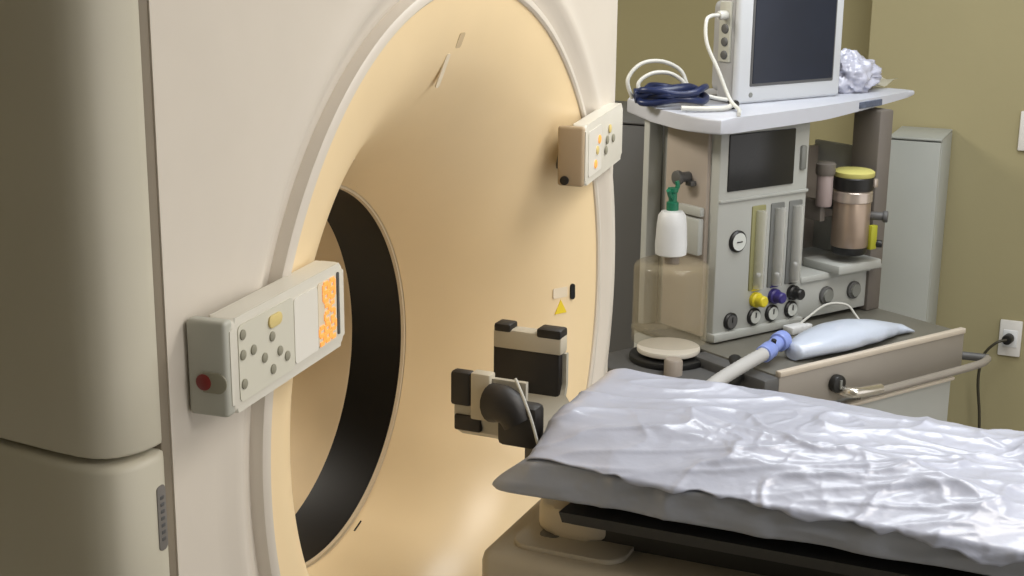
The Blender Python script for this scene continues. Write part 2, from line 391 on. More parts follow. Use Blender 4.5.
def funnel_point(y, z):
    x = -0.02
    for _ in range(20):
        cy, cz = fcen(x); q = math.hypot(y-cy, z-cz)
        for (ra, xa), (rb, xb) in zip(fun, fun[1:]):
            if rb <= q <= ra: x = xa+(xb-xa)*(q-ra)/(rb-ra); s = (xb-xa)/(rb-ra)
    er = Vector((0, (y-cy)/q, (z-cz)/q)); return Vector((x, y, z)), (Vector((1, 0, 0))-er*s).normalized()
def on_funnel(y, z):
    p, n = funnel_point(y, z); up = Vector((0, 0, 1)); ex = up.cross(n).normalized(); return panel_matrix(p, ex, n.cross(ex))
mt = on_funnel(0.02, 1.652)
b = bmesh.new(); prism(b, rrect(-0.010, 0.010, -0.014, 0.014, 0.005), 0.0, 0.001); lw = pan_part('laser_window_or_glint', b, M['liner'], gantry, mt)
b = bmesh.new(); prism(b, rrect(-0.034, -0.020, -0.085, -0.022, 0.006), -0.001, 0.0015); pan_part('laser_window_or_glint', b, M['lip'], gantry, mt)  # pale patch paints the highlight streak beside the laser window
mt = on_funnel(0.556, 1.056)
b = bmesh.new(); prism(b, [(-0.030, -0.014), (0.002, -0.014), (-0.014, 0.016)], 0.0, 0.0015); pan_part('warning_sticker', b, M['yellow'], gantry, mt)
b = bmesh.new(); prism(b, rrect(-0.034, 0.004, 0.020, 0.042, 0.003), 0.0, 0.0012); pan_part('warning_sticker', b, M['lip'], gantry, mt)
b = bmesh.new(); prism(b, rrect(0.012, 0.024, 0.012, 0.046, 0.006), 0.0, 0.003); pan_part('laser_port', b, M['black'], gantry, mt)
mt = on_funnel(-0.26, 1.485)
b = bmesh.new(); prism(b, rrect(-0.006, 0.006, -0.003, 0.003, 0.002), 0.0, 0.001); pan_part('scuff_mark', b, M['liner'], gantry, mt)

# ------------------------------------------------------------------ patient table
table = tag(empty('patient_table', (1.15, 0, 0)), 'tan CT patient table in front of the bore, carrying the covered mattress', 'table')
def tb(name, xs, ys, zs, bev, m, parent=table, seg=3):
    bm = bmesh.new(); box(bm, (xs[0]-1.15, xs[1]-1.15), ys, zs, bev, seg); return link(name, bm, m, parent)
tb('floor_plate', (0.5, 2.0), (-0.25, 0.25), (0, 0.06), 0.015, M['tableg'])
tb('lift_column', (0.7, 1.8), (-0.17, 0.17), (0.05, 0.62), 0.02, M['tablec'])
hs = tb('base_housing', (0.125, 2.25), (-0.215, 0.215), (0.60, 0.848), 0.022, M['tablec'])
tb('housing_groove', (0.129, 2.24), (-0.2165, 0.2165), (0.738, 0.743), 0.001, M['tabled'], hs)
b = bmesh.new(); prism(b, [(x-1.15, y) for x, y in rrect(0.165, 0.36, -0.185, 0.185, 0.035)], 0.84, 0.856, 0.004)
lidp = link('end_plate', b, M['tablec'], table)
b = bmesh.new(); prism(b, [(x-1.15, y) for x, y in rrect(0.20, 0.235, -0.14, 0.14, 0.012)], 0.850, 0.8575, 0.0); link('slot', b, M['tableg'], lidp)
b = bmesh.new()
prism(b, [(x-1.15, y) for x, y in rrect(0.185, 0.32, -0.13, 0.13, 0.04)], 0.855, 0.905, 0.012); link('end_cap', b, M['endcap'], table)
tb('slide_rail', (0.30, 2.15), (-0.115, 0.115), (0.846, 0.905), 0.006, M['tabled'])
# cradle board with shallow curved section
b = bmesh.new(); rows = []
sec = [(-0.225+0.45*k/20, 0.0) for k in range(21)]
for x in (0.27-1.15, 0.285-1.15, 2.15-1.15):
    top = [b.verts.new((x, y, 0.944-0.010*math.cos(PI*y/0.45))) for y, _ in sec]
    bot = [b.verts.new((x, y*0.93, 0.900 + (0.02 if abs(y) > 0.2 else 0.0))) for y, _ in reversed(sec)]
    rows.append(top+bot)
for a, c in zip(rows, rows[1:]):
    n = len(a)
    for k in range(n): b.faces.new((a[k], a[(k+1) % n], c[(k+1) % n], c[k]))
b.faces.new(rows[0]); b.faces.new(rows[-1]); link('cradle_board', b, M['tabled'], table)

# mattress (grey vinyl) and the white plastic sheet over it
X0, X1, HW, HH, ZM = 0.212, 2.1, 0.238, 0.053, 0.994
SUP = []
def build_sup():
    pts = []
    for k in range(4001):
        a = (PI/2)*(k/4000)**3 if k < 2000 else PI/2-(PI/2)*(1-k/4000)**3*1.0
        pts.append(a)
    pts = sorted(pts); P = [(max(0, math.cos(a))**0.42, math.sin(a)**0.5) for a in pts]
    L = [0.0]
    for p, q in zip(P, P[1:]): L.append(L[-1]+math.hypot((q[0]-p[0])*HW, (q[1]-p[1])*HH))
    j = 0
    for k in range(401):
        t = L[-1]*k/400
        while j < len(L)-2 and L[j+1] < t: j += 1
        f = (t-L[j])/max(1e-9, L[j+1]-L[j]); SUP.append((P[j][0]+(P[j+1][0]-P[j][0])*f, P[j][1]+(P[j+1][1]-P[j][1])*f))
build_sup()
def sup(a):
    """evenly spaced point on the mattress section; a runs once round from the far side over the top"""
    a = a % (2*PI); q = int(a/(PI/2)) % 4; f = a/(PI/2)-q
    if q in (1, 3): f = 1-f
    t = f*400; k = min(399, int(t)); t -= k
    c = SUP[k][0]+(SUP[k+1][0]-SUP[k][0])*t; z = SUP[k][1]+(SUP[k+1][1]-SUP[k][1])*t
    return (c if q in (0, 3) else -c), (z if q in (0, 1) else -z)
def crinkle(x, y, s=1.0):
    n1 = noise.noise(Vector((x*9, y*9, 1.3))); n2 = noise.noise(Vector((x*4+y*3, y*14-x*6, 4.1)))
    n3 = noise.noise(Vector((x*26, y*26, 2.2)))
    return s*(0.005*(1-2*abs(n2))**3+0.004*n1+0.0012*n3)
def ridge(x, y, seed, sharp=3.0):
    return (1-min(1, abs(noise.noise(Vector((x, y, seed))))*sharp))**2
def mat_pt(x, a, off=0.0):
    t = min(1, max(0, (x-X0)/0.045)); e = (1-(1-t)**2.4)**0.5 if t < 1 else 1
    cy, cz = sup(a); tilt = 0.020-0.038*(x-X0)
    z = ZM-0.008*(1-e)+(HH*(0.55+0.45*e)+off)*cz
    if cz > 0: z += tilt*cz
    return Vector((x, (HW-0.014*(1-e)+off)*cy, z))
b = bmesh.new(); rows = []; NA = 180; NX = 300
for i in range(NX+1):
    x = X0+(X1-X0)*(i/NX)**1.25; row = []
    for k in range(NA):
        a = 2*PI*k/NA; p = mat_pt(x, a)
        c = crinkle(p.x, p.y+p.z*1.7, 0.9); sy, sz = sup(a)
        c2 = 0.004*ridge(p.x*9, p.z*22, 3.3, 3.0) if p.y < 0 else 0
        p += Vector((0, sy*(c*1.2+c2), sz*c*(1 if sz > 0 else 0.2)))
        g_ = math.exp(-((p.x-X0)/0.040)**2-((p.y+HW)/0.05)**2-((p.z-0.980)/0.032)**2)
        p += Vector((-0.050*g_, -0.012*g_, 0.0))
        row.append(b.verts.new(p))
    rows.append(row)
for a, c in zip(rows, rows[1:]):
    for k in range(NA): b.faces.new((a[k], a[(k+1) % NA], c[(k+1) % NA], c[k]))
b.faces.new(rows[0]); b.faces.new(rows[-1])
tag(link('mattress', b, M['vinyl'], None, 80), 'grey vinyl mattress on the patient table, its dark edge below the white sheet', 'mattress')

def sheet_rise(x, q):
    """height of the film above the mattress: broad swells, sharp creases, small crackle"""
    sm = min(1, max(0.12, (x-0.27)/0.28)); warp = 0.25*noise.noise(Vector((x*4, q*4, 9.0)))
    h = 0.005*noise.noise(Vector((x*7, q*7, 1.3)))
    h += sm*0.011*ridge(x*3.4+q*1.5+warp, q*3.8-x*0.8, 2.7, 4.0)
    h += sm*0.005*ridge(x*7.5-q*3.0, q*8.0+x*3.0+warp*3, 5.1, 4.5)
    h += sm*0.0016*ridge(x*17+warp*4, q*15-x*6, 8.3, 3.5)
    h += sm*0.0006*ridge(x*34-q*10, q*36, 11.9, 3.0)
    return h
b = bmesh.new(); rows = []; NS = 150; NX = 620
for i in range(NX+1):
    s = (i/NX)**1.1; x = X0-0.002+(X1-0.05-X0)*s; row = []
    a0 = -0.03+0.03*noise.noise(Vector((x*5, 0, 0)))
    hang = 0.30+0.20*noise.noise(Vector((x*6, 3, 0)))+0.16*noise.noise(Vector((x*19, 5, 0)))+0.06*noise.noise(Vector((x*50, 5, 0)))
    w_ = min(1, max(0, (x-0.26)/0.15)); hang = 0.20*(1-w_)+0.42*hang*w_-0.06*min(1, max(0, (x-0.5)/0.4))
    a1 = PI-max(0.0, hang)
    for k in range(NS+1):
        a = a0+(a1-a0)*k/NS; p = mat_pt(x, a, 0.006)
        sy, sz = sup(a); q = p.y+p.z*1.7
        dd = crinkle(p.x, q, 0.9)+sheet_rise(x, q)+0.002
        edge = math.exp(-((k/NS-1)/0.03)**2)*0.003
        p += Vector((0, sy*(dd+edge)*0.8, sz*dd if sz > 0 else 0)); row.append(b.verts.new(p))
    rows.append(row)
for a, c in zip(rows, rows[1:]):
    for k in range(NS): b.faces.new((a[k], a[k+1], c[k+1], c[k]))
sh = tag(link('plastic_sheet', b, M['sheet'], None, 80), 'wrinkled shiny white plastic sheet draped over the mattress of the patient table', 'sheet')
md = sh.modifiers.new('thickness', 'SOLIDIFY'); md.thickness = 0.0015; md.offset = 1

# head holder at the end of the table
hh = tag(empty('head_holder', (0.125, 0, 0.955)), 'silver and black padded head holder at the end of the table before the bore', 'head holder')
def H(bm, x, y, z, bev=0.004): return box(bm, (x[0]-0.12, x[1]-0.12), y, (z[0]-0.945, z[1]-0.945), bev)
b = bmesh.new(); rows = []
pr_ = [(-0.128, 1.118), (-0.128, 1.02), (-0.120, 0.99), (-0.095, 0.968), (-0.05, 0.958), (0.05, 0.958), (0.095, 0.968), (0.120, 0.99), (0.128, 1.02), (0.128, 1.118)]
inn = [(0.118, 1.118), (0.118, 1.022), (0.110, 0.998), (0.09, 0.978), (0.05, 0.968), (-0.05, 0.968), (-0.09, 0.978), (-0.110, 0.998), (-0.118, 1.022), (-0.118, 1.118)]
for x in (0.035, 0.04, 0.165):
    rows.append([b.verts.new((x-0.12, y, z-0.945)) for y, z in pr_+inn])
for a, c in zip(rows, rows[1:]):
    n = len(a)
    for k in range(n): b.faces.new((a[k], a[(k+1) % n], c[(k+1) % n], c[k]))
b.faces.new(rows[0]); b.faces.new(rows[-1])
for v in b.verts:
    if v.co.y > 0.1 and v.co.x > 0.02: v.co.x = 0.02
    if v.co.z > 0.1: v.co.z -= 0.035 if v.co.y > 0.1 else 0.014
    if v.co.z < 0.09: v.co.z = 0.09-(0.09-v.co.z)*0.72
shell = link('shell', b, M['silver'], hh)
b = bmesh.new(); H(b, (0.13, 0.262), (-0.06, 0.06), (0.902, 0.924), 0.004); H(b, (0.13, 0.165), (-0.05, 0.05), (0.90, 0.966), 0.004); link('mounting_tongue', b, M['tableg'], hh)
b = bmesh.new(); H(b, (0.000, 0.132), (0.104, 0.130), (0.985, 1.095), 0.006); link('side_pad', b, M['blackpad'], hh)
b = bmesh.new(); H(b, (0.002, 0.136), (0.100, 0.134), (1.083, 1.120), 0.005); sb = link('top_band', b, M['strap'], hh)
b = bmesh.new(); H(b, (0.004, 0.038), (0.098, 0.134), (1.114, 1.130), 0.005); link('band_clip', b, M['blackpad'], sb)
b = bmesh.new(); H(b, (0.088, 0.136), (0.098, 0.134), (1.112, 1.130), 0.005); link('band_clip', b, M['blackpad'], sb)
b = bmesh.new(); H(b, (0.030, 0.068), (-0.136, -0.112), (1.050, 1.110), 0.006); link('side_pad', b, M['blackpad'], hh)
b = bmesh.new(); H(b, (0.036, 0.085), (-0.1335, -0.120), (1.006, 1.034), 0.004); link('side_pad', b, M['blackpad'], hh)
b = bmesh.new(); H(b, (0.068, 0.104), (-0.137, -0.112), (1.030, 1.112), 0.004); link('strap', b, M['strap'], hh)
b = bmesh.new()
tube(b, [(-0.008, -0.140, 0.122), (0.012, -0.146, 0.124), (0.030, -0.148, 0.116), (0.042, -0.148, 0.098)], lambda t: 0.033-0.006*t, 18)
link('roll_cushion', b, M['blackpad'], hh, 60)
b = bmesh.new(); tube(b, [(0.040, -0.160, 0.176), (0.062, -0.176, 0.150), (0.076, -0.176, 0.115), (0.085, -0.170, 0.075)], 0.0025, 8); link('strap_cord', b, M['cable'], hh)
b = bmesh.new(); H(b, (0.125, 0.198), (-0.160, -0.118), (1.00, 1.075), 0.012); link('clamp_block', b, M['blackpad'], hh)

# ------------------------------------------------------------------ anaesthesia machine, local frame: x right along its front, y back, z up
RM = math.radians(59.0); MO = (0.056, 1.4286, 0)
mach = tag(empty('anesthesia_machine', MO, RM), 'grey anesthesia machine with flow tubes, dark panel screen and steel-fronted worktop', 'medical machine')
def mb(name, xs, ys, zs, bev, m, parent=None, seg=2):
    bm = bmesh.new(); box(bm, xs, ys, zs, bev, seg); return link(name, bm, m, parent or mach)
YD = 0.28
for xx in (0.02, 0.62):
    for yy in (-0.22, 0.23):
        bm = bmesh.new(); cyl(bm, (xx-0.015, yy, 0.05), (1, 0, 0), 0.05, 0.03, 24, 0.006); cyl(bm, (xx, yy, 0.05), (0, 0, 1), 0.012, 0.07, 12); link('caster', bm, M['knobk'], mach)
mb('base_frame', (-0.04, 0.68), (-0.28, YD), (0.10, 0.16), 0.01, M['mach'])
mb('lower_body', (-0.04, 0.67), (-0.26, YD), (0.16, 0.735), 0.008, M['mach'])
mb('drawer_front', (-0.03, 0.66), (-0.285, -0.258), (0.18, 0.36), 0.006, M['mach'])
mb('drawer_front', (-0.03, 0.66), (-0.285, -0.258), (0.375, 0.605), 0.006, M['mach'])
dl = mb('drawer_top_edge', (-0.03, 0.665), (-0.292, -0.258), (0.605, 0.614), 0.002, M['lip2'])
td = mb('steel_apron', (-0.05, 0.68), (-0.300, -0.258), (0.640, 0.744), 0.004, M['steel'])
mb('apron_lip', (-0.05, 0.68), (-0.304, -0.285), (0.742, 0.757), 0.003, M['lip2'], td)
bm = bmesh.new(); cyl(bm, (0.155, -0.299, 0.692), (0, -1, 0), 0.024, 0.022, 24, 0.005); kb = link('round_knob', bm, M['knobk'], mach)
bm = bmesh.new(); box(bm, (0.151, 0.159), (-0.325, -0.320), (0.680, 0.704), 0.001); link('knob_mark', bm, M['port'], kb)
# grab rail
bm = bmesh.new(); tube(bm, [(0.20, -0.345, 0.660), (0.30, -0.35, 0.660), (0.55, -0.35, 0.660), (0.70, -0.345, 0.660), (0.76, -0.325, 0.660)], 0.011, 14); rl_ = link('grab_rail', bm, M['steel'], mach)
bm = bmesh.new(); tube(bm, [(0.17, -0.30, 0.672), (0.175, -0.34, 0.672), (0.20, -0.352, 0.672), (0.275, -0.352, 0.668)], 0.014, 14); link('rail_end', bm, M['chrome'], rl_)
bm = bmesh.new(); tube(bm, [(0.66, -0.20, 0.66), (0.72, -0.26, 0.66), (0.765, -0.325, 0.66)], 0.012, 12); link('rail_bracket', bm, M['greyd'], rl_)
mb('worktop', (-0.05, 0.675), (-0.286, YD), (0.732, 0.746), 0.003, M['worktop'])
# column carrying screen and flow tubes
fp_ = mb('flow_panel', (0.0, 0.332), (0.0, 0.05), (0.746, 1.335), 0.006, M['mach'])
mb('column_body', (0.02, 0.33), (0.05, 0.25), (0.746, 1.33), 0.004, M['mach'])
mb('panel_step', (-0.004, 0.336), (-0.012, 0.02), (0.752, 0.775), 0.004, M['mach'], fp_)
mb('panel_brow', (0.002, 0.332), (-0.006, 0.02), (1.132, 1.140), 0.002, M['mach'], fp_)
mb('panel_screen', (0.028, 0.272), (-0.005, 0.02), (1.160, 1.312), 0.003, M['screen'], fp_)
bm = bmesh.new(); prism(bm, rrect(0.294, 0.322, -0.02, 0.02, 0.012), 1.195, 1.275)
mb('side_key_pod', (0.296, 0.318), (-0.008, 0.01), (1.195, 1.262), 0.005, M['port'], fp_); bm.free()
for x in (0.152, 0.223, 0.292):
    tl = mb('flow_tube_slot', (x-0.028, x+0.024), (-0.004, 0.01), (0.876, 1.112), 0.004, M['tubey'] if x < 0.2 else M['tubek'], fp_)
    bm = bmesh.new(); cyl(bm, (x, -0.010, 0.882), (0, 0, 1), 0.016, 0.218, 20, 0.004); link('flow_tube', bm, M['tubeg'], tl)
    bm = bmesh.new(); lathe(bm, [(0, 0), (0.006, 0.002), (0.007, 0.008), (0, 0.012)], (x, -0.010, 0.90+0.03*(x*10 % 1)), (0, 0, 1), 12); link('float_bob', bm, M['bottle'], tl)
for x, k in ((0.152, 'knoby'), (0.223, 'knobb'), (0.296, 'knobk')):
    bm = bmesh.new(); lathe(bm, [(0.021, 0), (0.021, 0.012), (0.0165, 0.016), (0.0155, 0.036), (0.012, 0.040)], (x, 0.0, 0.85), (0, -1, 0), 24); kk = link('flow_knob', bm, M[k], fp_)
    bm = bmesh.new(); box(bm, (x-0.016, x+0.016), (-0.004, 0.004), (0.874, 0.892), 0.003); link('colour_tab', bm, M[k], kk)
for x, mm in ((0.062, 'knobk'), (0.150, 'port'), (0.218, 'port'), (0.293, 'port')):
    bm = bmesh.new(); lathe(bm, [(0.024, 0), (0.024, 0.006), (0.020, 0.009)], (x, 0.0, 0.802), (0, -1, 0), 24); g3 = link('lower_gauge', bm, M['knobk'], fp_)
    bm = bmesh.new(); lathe(bm, [(0.018, 0.009), (0.018, 0.011), (0, 0.011)], (x, 0, 0.802), (0, -1, 0), 24); link('gauge_face', bm, M['gaugef'] if mm == 'port' else M['greyd'], g3)
    bm = bmesh.new(); box(bm, (x-0.002, x+0.002), (-0.0125, -0.011), (0.800, 0.815), 0.0005); link('needle', bm, M['knobk'], g3)
bm = bmesh.new(); lathe(bm, [(0.030, 0), (0.030, 0.006), (0.026, 0.010), (0.023, 0.010)], (0.074, 0.0, 1.022), (0, -1, 0), 28); g3 = link('round_gauge', bm, M['knobk'], fp_)
bm = bmesh.new(); lathe(bm, [(0.024, 0.008), (0.024, 0.0105), (0, 0.0105)], (0.074, 0, 1.022), (0, -1, 0), 28); link('gauge_face', bm, M['gaugef'], g3)
bm = bmesh.new(); box(bm, (0.064, 0.084), (-0.0125, -0.0105), (1.020, 1.023), 0.0005); link('needle', bm, M['knobk'], g3)
# left flank
mb('flank_panel', (-0.012, 0.02), (0.035, 0.20), (0.76, 1.33), 0.006, M['machp'])
mb('rear_post', (-0.030, 0.02), (0.25, 0.275), (0.746, 1.335), 0.005, M['mach'])
mb('flank_box', (-0.030, -0.010), (0.04, 0.13), (0.985, 1.085), 0.006, M['mach'])
mb('flank_box', (-0.026, -0.010), (0.04, 0.13), (1.090, 1.115), 0.004, M['mach'])
bm = bmesh.new(); cyl(bm, (-0.010, 0.105, 1.19), (-1, 0, 0), 0.014, 0.035, 16, 0.003); cyl(bm, (-0.045, 0.105, 1.19), (-1, 0, 0), 0.02, 0.014, 16, 0.003); box(bm, (-0.03, -0.01), (0.075, 0.1), (1.168, 1.182), 0.003); link('gas_connector', bm, M['greyd'], mach)
# open bay on the right
mb('bay_step', (0.44, 0.62), (-0.04, 0.10), (0.885, 0.912), 0.006, M['mach'])
mb('bay_floor', (0.332, 0.67), (0.0, YD), (0.868, 0.886), 0.003, M['mach'])
mb('bay_back', (0.332, 0.67), (0.262, 0.278), (0.88, 1.20), 0.003, M['machp'])
mb('bay_side', (0.655, 0.672), (0.09, YD), (0.746, 1.215), 0.003, M['mach'])
lp = mb('bay_panel', (0.332, 0.67), (0.01, YD), (0.760, 0.870), 0.004, M['mach'])
for x in (0.445, 0.560):
    bm = bmesh.new(); lathe(bm, [(0.026, 0), (0.026, 0.008), (0.021, 0.010)], (x, 0.01, 0.818), (0, -1, 0), 24); q_ = link('outlet_ring', bm, M['greyd'], lp)
    bm = bmesh.new(); lathe(bm, [(0.020, 0.008), (0.018, 0.016), (0, 0.016)], (x, 0.01, 0.818), (0, -1, 0), 24); link('outlet_plug', bm, M['port'], q_)
mb('right_post', (0.615, 0.672), (0.0, 0.10), (0.746, 1.335), 0.006, M['machpost'])
mb('manifold_rail', (0.336, 0.615), (0.10, 0.13), (1.02, 1.06), 0.004, M['machp'])
# top shelf with bowed front
ol = [(-0.100, -0.100)]
for k in range(1, 20):
    t = k/20; ol.append((-0.10+0.95*t, -0.100+0.175*t-0.020*math.sin(PI*t)))
ol += [(0.85, 0.078), (0.845, 0.11), (0.80, 0.26), (0.72, 0.42), (0.06, 0.44), (-0.02, 0.36), (-0.085, 0.19), (-0.118, 0.05), (-0.122, -0.01), (-0.116, -0.07)]
bm = bmesh.new(); prism(bm, ol, 1.333, 1.372, 0.006)
for v in bm.verts:
    if v.co.z < 1.352: v.co.z += 0.024*max(0, min(1, (v.co.x-0.35)/0.5))
tr = link('top_shelf', bm, M['tray'], mach)
bm = bmesh.new(); box(bm, (-0.06, 0.06), (-0.003, 0.003), (-0.009, 0.009), 0.001, 1, Matrix.Translation((0.575, 0.006, 1.357)) @ Matrix.Rotation(0.19, 4, 'Z')); link('brand_strip', bm, M['traylab'], tr)

# absorber canister on the left of the machine (part of the machine)
cx, cy = -0.125, 0.035
bm = bmesh.new(); box(bm, (-0.30, -0.03), (-0.16, 0.18), (0.690, 0.716), 0.01); bb = link('canister_platform', bm, M['greyd'], mach)
bm = bmesh.new(); cyl(bm, (cx, cy, 0.714), (0, 0, 1), 0.104, 0.018, 40, 0.004); link('canister_base', bm, M['knobk'], mach)
bm = bmesh.new(); cyl(bm, (cx, cy, 0.740), (0, 0, 1), 0.084, 0.014, 40, 0.003); link('bellows_disc', bm, M['disc'], mach)
bm = bmesh.new(); lathe(bm, [(0.099, 0.772), (0.099, 0.966), (0.096, 0.977), (0.088, 0.983), (0.03, 0.985), (0.022, 0.985)], (cx, cy, 0), (0, 0, 1), 48, False)
cn = link('canister_dome', bm, M['glass'], mach, 50)
bm = bmesh.new(); lathe(bm, [(0.020, 0.98), (0.020, 1.0), (0.030, 1.004)], (cx, cy, 0), (0, 0, 1), 24); link('dome_neck', bm, M['machp'], cn)
bm = bmesh.new(); lathe(bm, [(0.024, 0.690), (0.024, 0.752), (0.020, 0.758), (0, 0.758)], (-0.20, -0.07, 0), (0, 0, 1), 24); link('valve_cap', bm, M['machp'], mach)
bm = bmesh.new(); tube(bm, [(-0.03, -0.12, 0.735), (-0.10, -0.20, 0.730), (-0.20, -0.25, 0.730), (-0.30, -0.24, 0.730)], 0.02, 12); link('black_hose', bm, M['knobk'], mach)
bm = bmesh.new(); box(bm, (-0.10, -0.045), (-0.30, -0.02), (0.690, 0.742), 0.008); link('side_bracket', bm, M['greyd'], mach)

def M_at(x, y, z):   # machine frame to world
    c, s = math.cos(RM), math.sin(RM)
    return (MO[0]+x*c-y*s, MO[1]+x*s+y*c, z)

# white bottle with green fitting, standing on the canister
bo = tag(empty('white_bottle', M_at(cx-0.010, cy-0.006, 1.005), RM), 'white bottle with green fitting standing on the clear canister', 'bottle')
bm = bmesh.new(); lathe(bm, [(0.034, 0), (0.041, 0.004), (0.042, 0.03), (0.039, 0.08), (0.036, 0.106), (0.028, 0.117), (0.015, 0.12)], (0, 0, 0), (0, 0, 1), 28); link('bottle_body', bm, M['bottle'], bo)
bm = bmesh.new(); lathe(bm, [(0.016, 0.118), (0.016, 0.14), (0.011, 0.143), (0.011, 0.165), (0.014, 0.168), (0.014, 0.178), (0, 0.18)], (0, 0, 0), (0, 0, 1), 20)
tube(bm, [(0, 0, 0.15), (-0.02, -0.012, 0.160), (-0.034, -0.02, 0.178)], 0.006, 8); tube(bm, [(0, 0, 0.16), (0.008, -0.008, 0.182), (0.006, -0.006, 0.196)], 0.006, 8); link('green_fitting', bm, M['green'], bo)

# vaporizer
va = tag(empty('vaporizer', M_at(0.520, 0.000, 0.915), RM), 'metal vaporizer canister with yellow dial top in the machine bay', 'vaporizer')
bm = bmesh.new(); lathe(bm, [(0.046, 0.020), (0.050, 0.026), (0.050, 0.050), (0, 0.050)], (0, 0, 0), (0, 0, 1), 32); link('base_ring', bm, M['knobk'], va)
bm = bmesh.new(); lathe(bm, [(0.052, 0.042), (0.053, 0.046), (0.053, 0.170), (0.051, 0.174)], (0, 0, 0), (0, 0, 1), 40); link('body', bm, M['vapm'], va)
bm = bmesh.new(); lathe(bm, [(0.053, 0.170), (0.056, 0.173), (0.056, 0.200), (0.052, 0.205)], (0, 0, 0), (0, 0, 1), 40); link('band', bm, M['vapband'], va)
bm = bmesh.new(); lathe(bm, [(0.052, 0.203), (0.057, 0.207), (0.058, 0.240), (0.055, 0.244)], (0, 0, 0), (0, 0, 1), 40); link('collar', bm, M['knobk'], va)
bm = bmesh.new(); lathe(bm, [(0.056, 0.243), (0.058, 0.247), (0.058, 0.256), (0.050, 0.261), (0, 0.261)], (0, 0, 0), (0, 0, 1), 40); link('dial', bm, M['dial'], va)
bm = bmesh.new(); box(bm, (0.02, 0.036), (-0.060, -0.044), (0.215, 0.240), 0.003); link('release_catch', bm, M['vapband'], va)
bm = bmesh.new(); cyl(bm, (0.035, -0.03, 0.130), (0.6, -0.8, 0), 0.012, 0.045, 16, 0.003); cyl(bm, (0.060, -0.064, 0.130), (0.6, -0.8, 0), 0.017, 0.014, 16, 0.003); link('filler_cap', bm, M['greyd'], va)
bm = bmesh.new(); box(bm, (0.024, 0.050), (-0.058, -0.042), (0.035, 0.105), 0.003); link('yellow_tag', bm, M['olive'], va)
bm = bmesh.new(); cyl(bm, (0.052, -0.050, 0.050), (0.6, -0.8, 0), 0.011, 0.02, 16, 0.003); link('drain_plug', bm, M['knobk'], va)
bm = bmesh.new(); box(bm, (-0.03, 0.03), (0.04, 0.10), (0.14, 0.18), 0.004); link('mount_arm', bm, M['greyd'], va)
bm = bmesh.new(); lathe(bm, [(0.021, 1.075), (0.023, 1.080), (0.023, 1.165), (0.020, 1.17)], (0.435, 0.03, 0), (0, 0, 1), 20); c1 = link('manifold_valve', bm, M['mauve'], mach)
bm = bmesh.new(); lathe(bm, [(0.026, 1.165), (0.028, 1.170), (0.028, 1.196), (0.022, 1.20)], (0.435, 0.03, 0), (0, 0, 1), 20); link('valve_cap', bm, M['machpost'], c1)
bm = bmesh.new(); box(bm, (0.425, 0.445), (0.03, 0.12), (1.03, 1.09), 0.003); link('valve_stem', bm, M['machpost'], c1)

# patient monitor on the shelf
mo = tag(empty('patient_monitor', M_at(0.34, 0.13, 1.372), RM), 'white patient monitor with dark blue screen on the machine top shelf', 'monitor')
def pb(name, xs, ys, zs, bev, m, parent=None, seg=3):
    bm = bmesh.new(); box(bm, xs, ys, zs, bev, seg); return link(name, bm, m, parent or mo)
bm = bmesh.new()
fr = []
hous = pb('housing', (-0.200, 0.200), (-0.018, 0.050), (0.004, 0.292), 0.014, M['monside'])
pb('rear_housing', (-0.15, 0.15), (0.045, 0.13), (0.02, 0.27), 0.02, M['monside'])
bz = pb('bezel', (-0.202, 0.203), (-0.036, -0.012), (0.0, 0.338), 0.010, M['monitor']); bm.free()
pb('screen_frame', (-0.156, 0.170), (-0.039, -0.03), (0.046, 0.312), 0.004, M['greyd'], bz)
pb('screen', (-0.149, 0.163), (-0.0405, -0.036), (0.054, 0.304), 0.001, M['screenb'], bz, 1)
bm = bmesh.new(); cyl(bm, (-0.150, -0.034, 0.024), (0, -1, 0), 0.007, 0.004, 16, 0.001); link('power_key', bm, M['port'], bz)
for z, s in ((0.200, 0.013), (0.165, 0.012), (0.130, 0.012)):
    bm = bmesh.new(); cyl(bm, (-0.200, 0.015, z), (-1, 0, 0), s, 0.010, 20, 0.002); link('port', bm, M['greyd'], hous)
pb('port_panel', (-0.206, -0.196), (-0.004, 0.040), (0.110, 0.272), 0.003, M['panelend'], hous)
bm = bmesh.new(); cyl(bm, (-0.204, 0.014, 0.236), (-1, 0, 0), 0.012, 0.03, 16, 0.003); link('side_connector', bm, M['cable'], hous)
for z in (0.15, 0.20, 0.25): pb('side_knob', (0.200, 0.214), (-0.02, 0.02), (z, z+0.025), 0.005, M['port'], hous)
for sx in (-0.15, 0.15): pb('foot', (sx-0.03, sx+0.03), (-0.02, 0.10), (-0.001, 0.012), 0.002, M['knobk'])

def curve_thing(name, pts, rad, m, label, cat, group=None, seg=10, n=8, parent=None):
    bm = bmesh.new(); tube(bm, pts, rad, seg, n); o = link(name, bm, m, parent, 60)
    if not parent: tag(o, label, cat, group)
    return o
A = M_at
curve_thing('monitor_cable', [A(0.105, 0.144, 1.608), A(0.075, 0.138, 1.608), A(0.045, 0.125, 1.595), A(0.032, 0.105, 1.54), A(0.045, 0.07, 1.47), A(0.052, 0.03, 1.40), A(0.042, -0.015, 1.379), A(0.010, -0.05, 1.378), A(-0.025, -0.085, 1.378)],
            0.0052, M['cable'], 'white cable plugged into the left side of the patient monitor', 'cable')
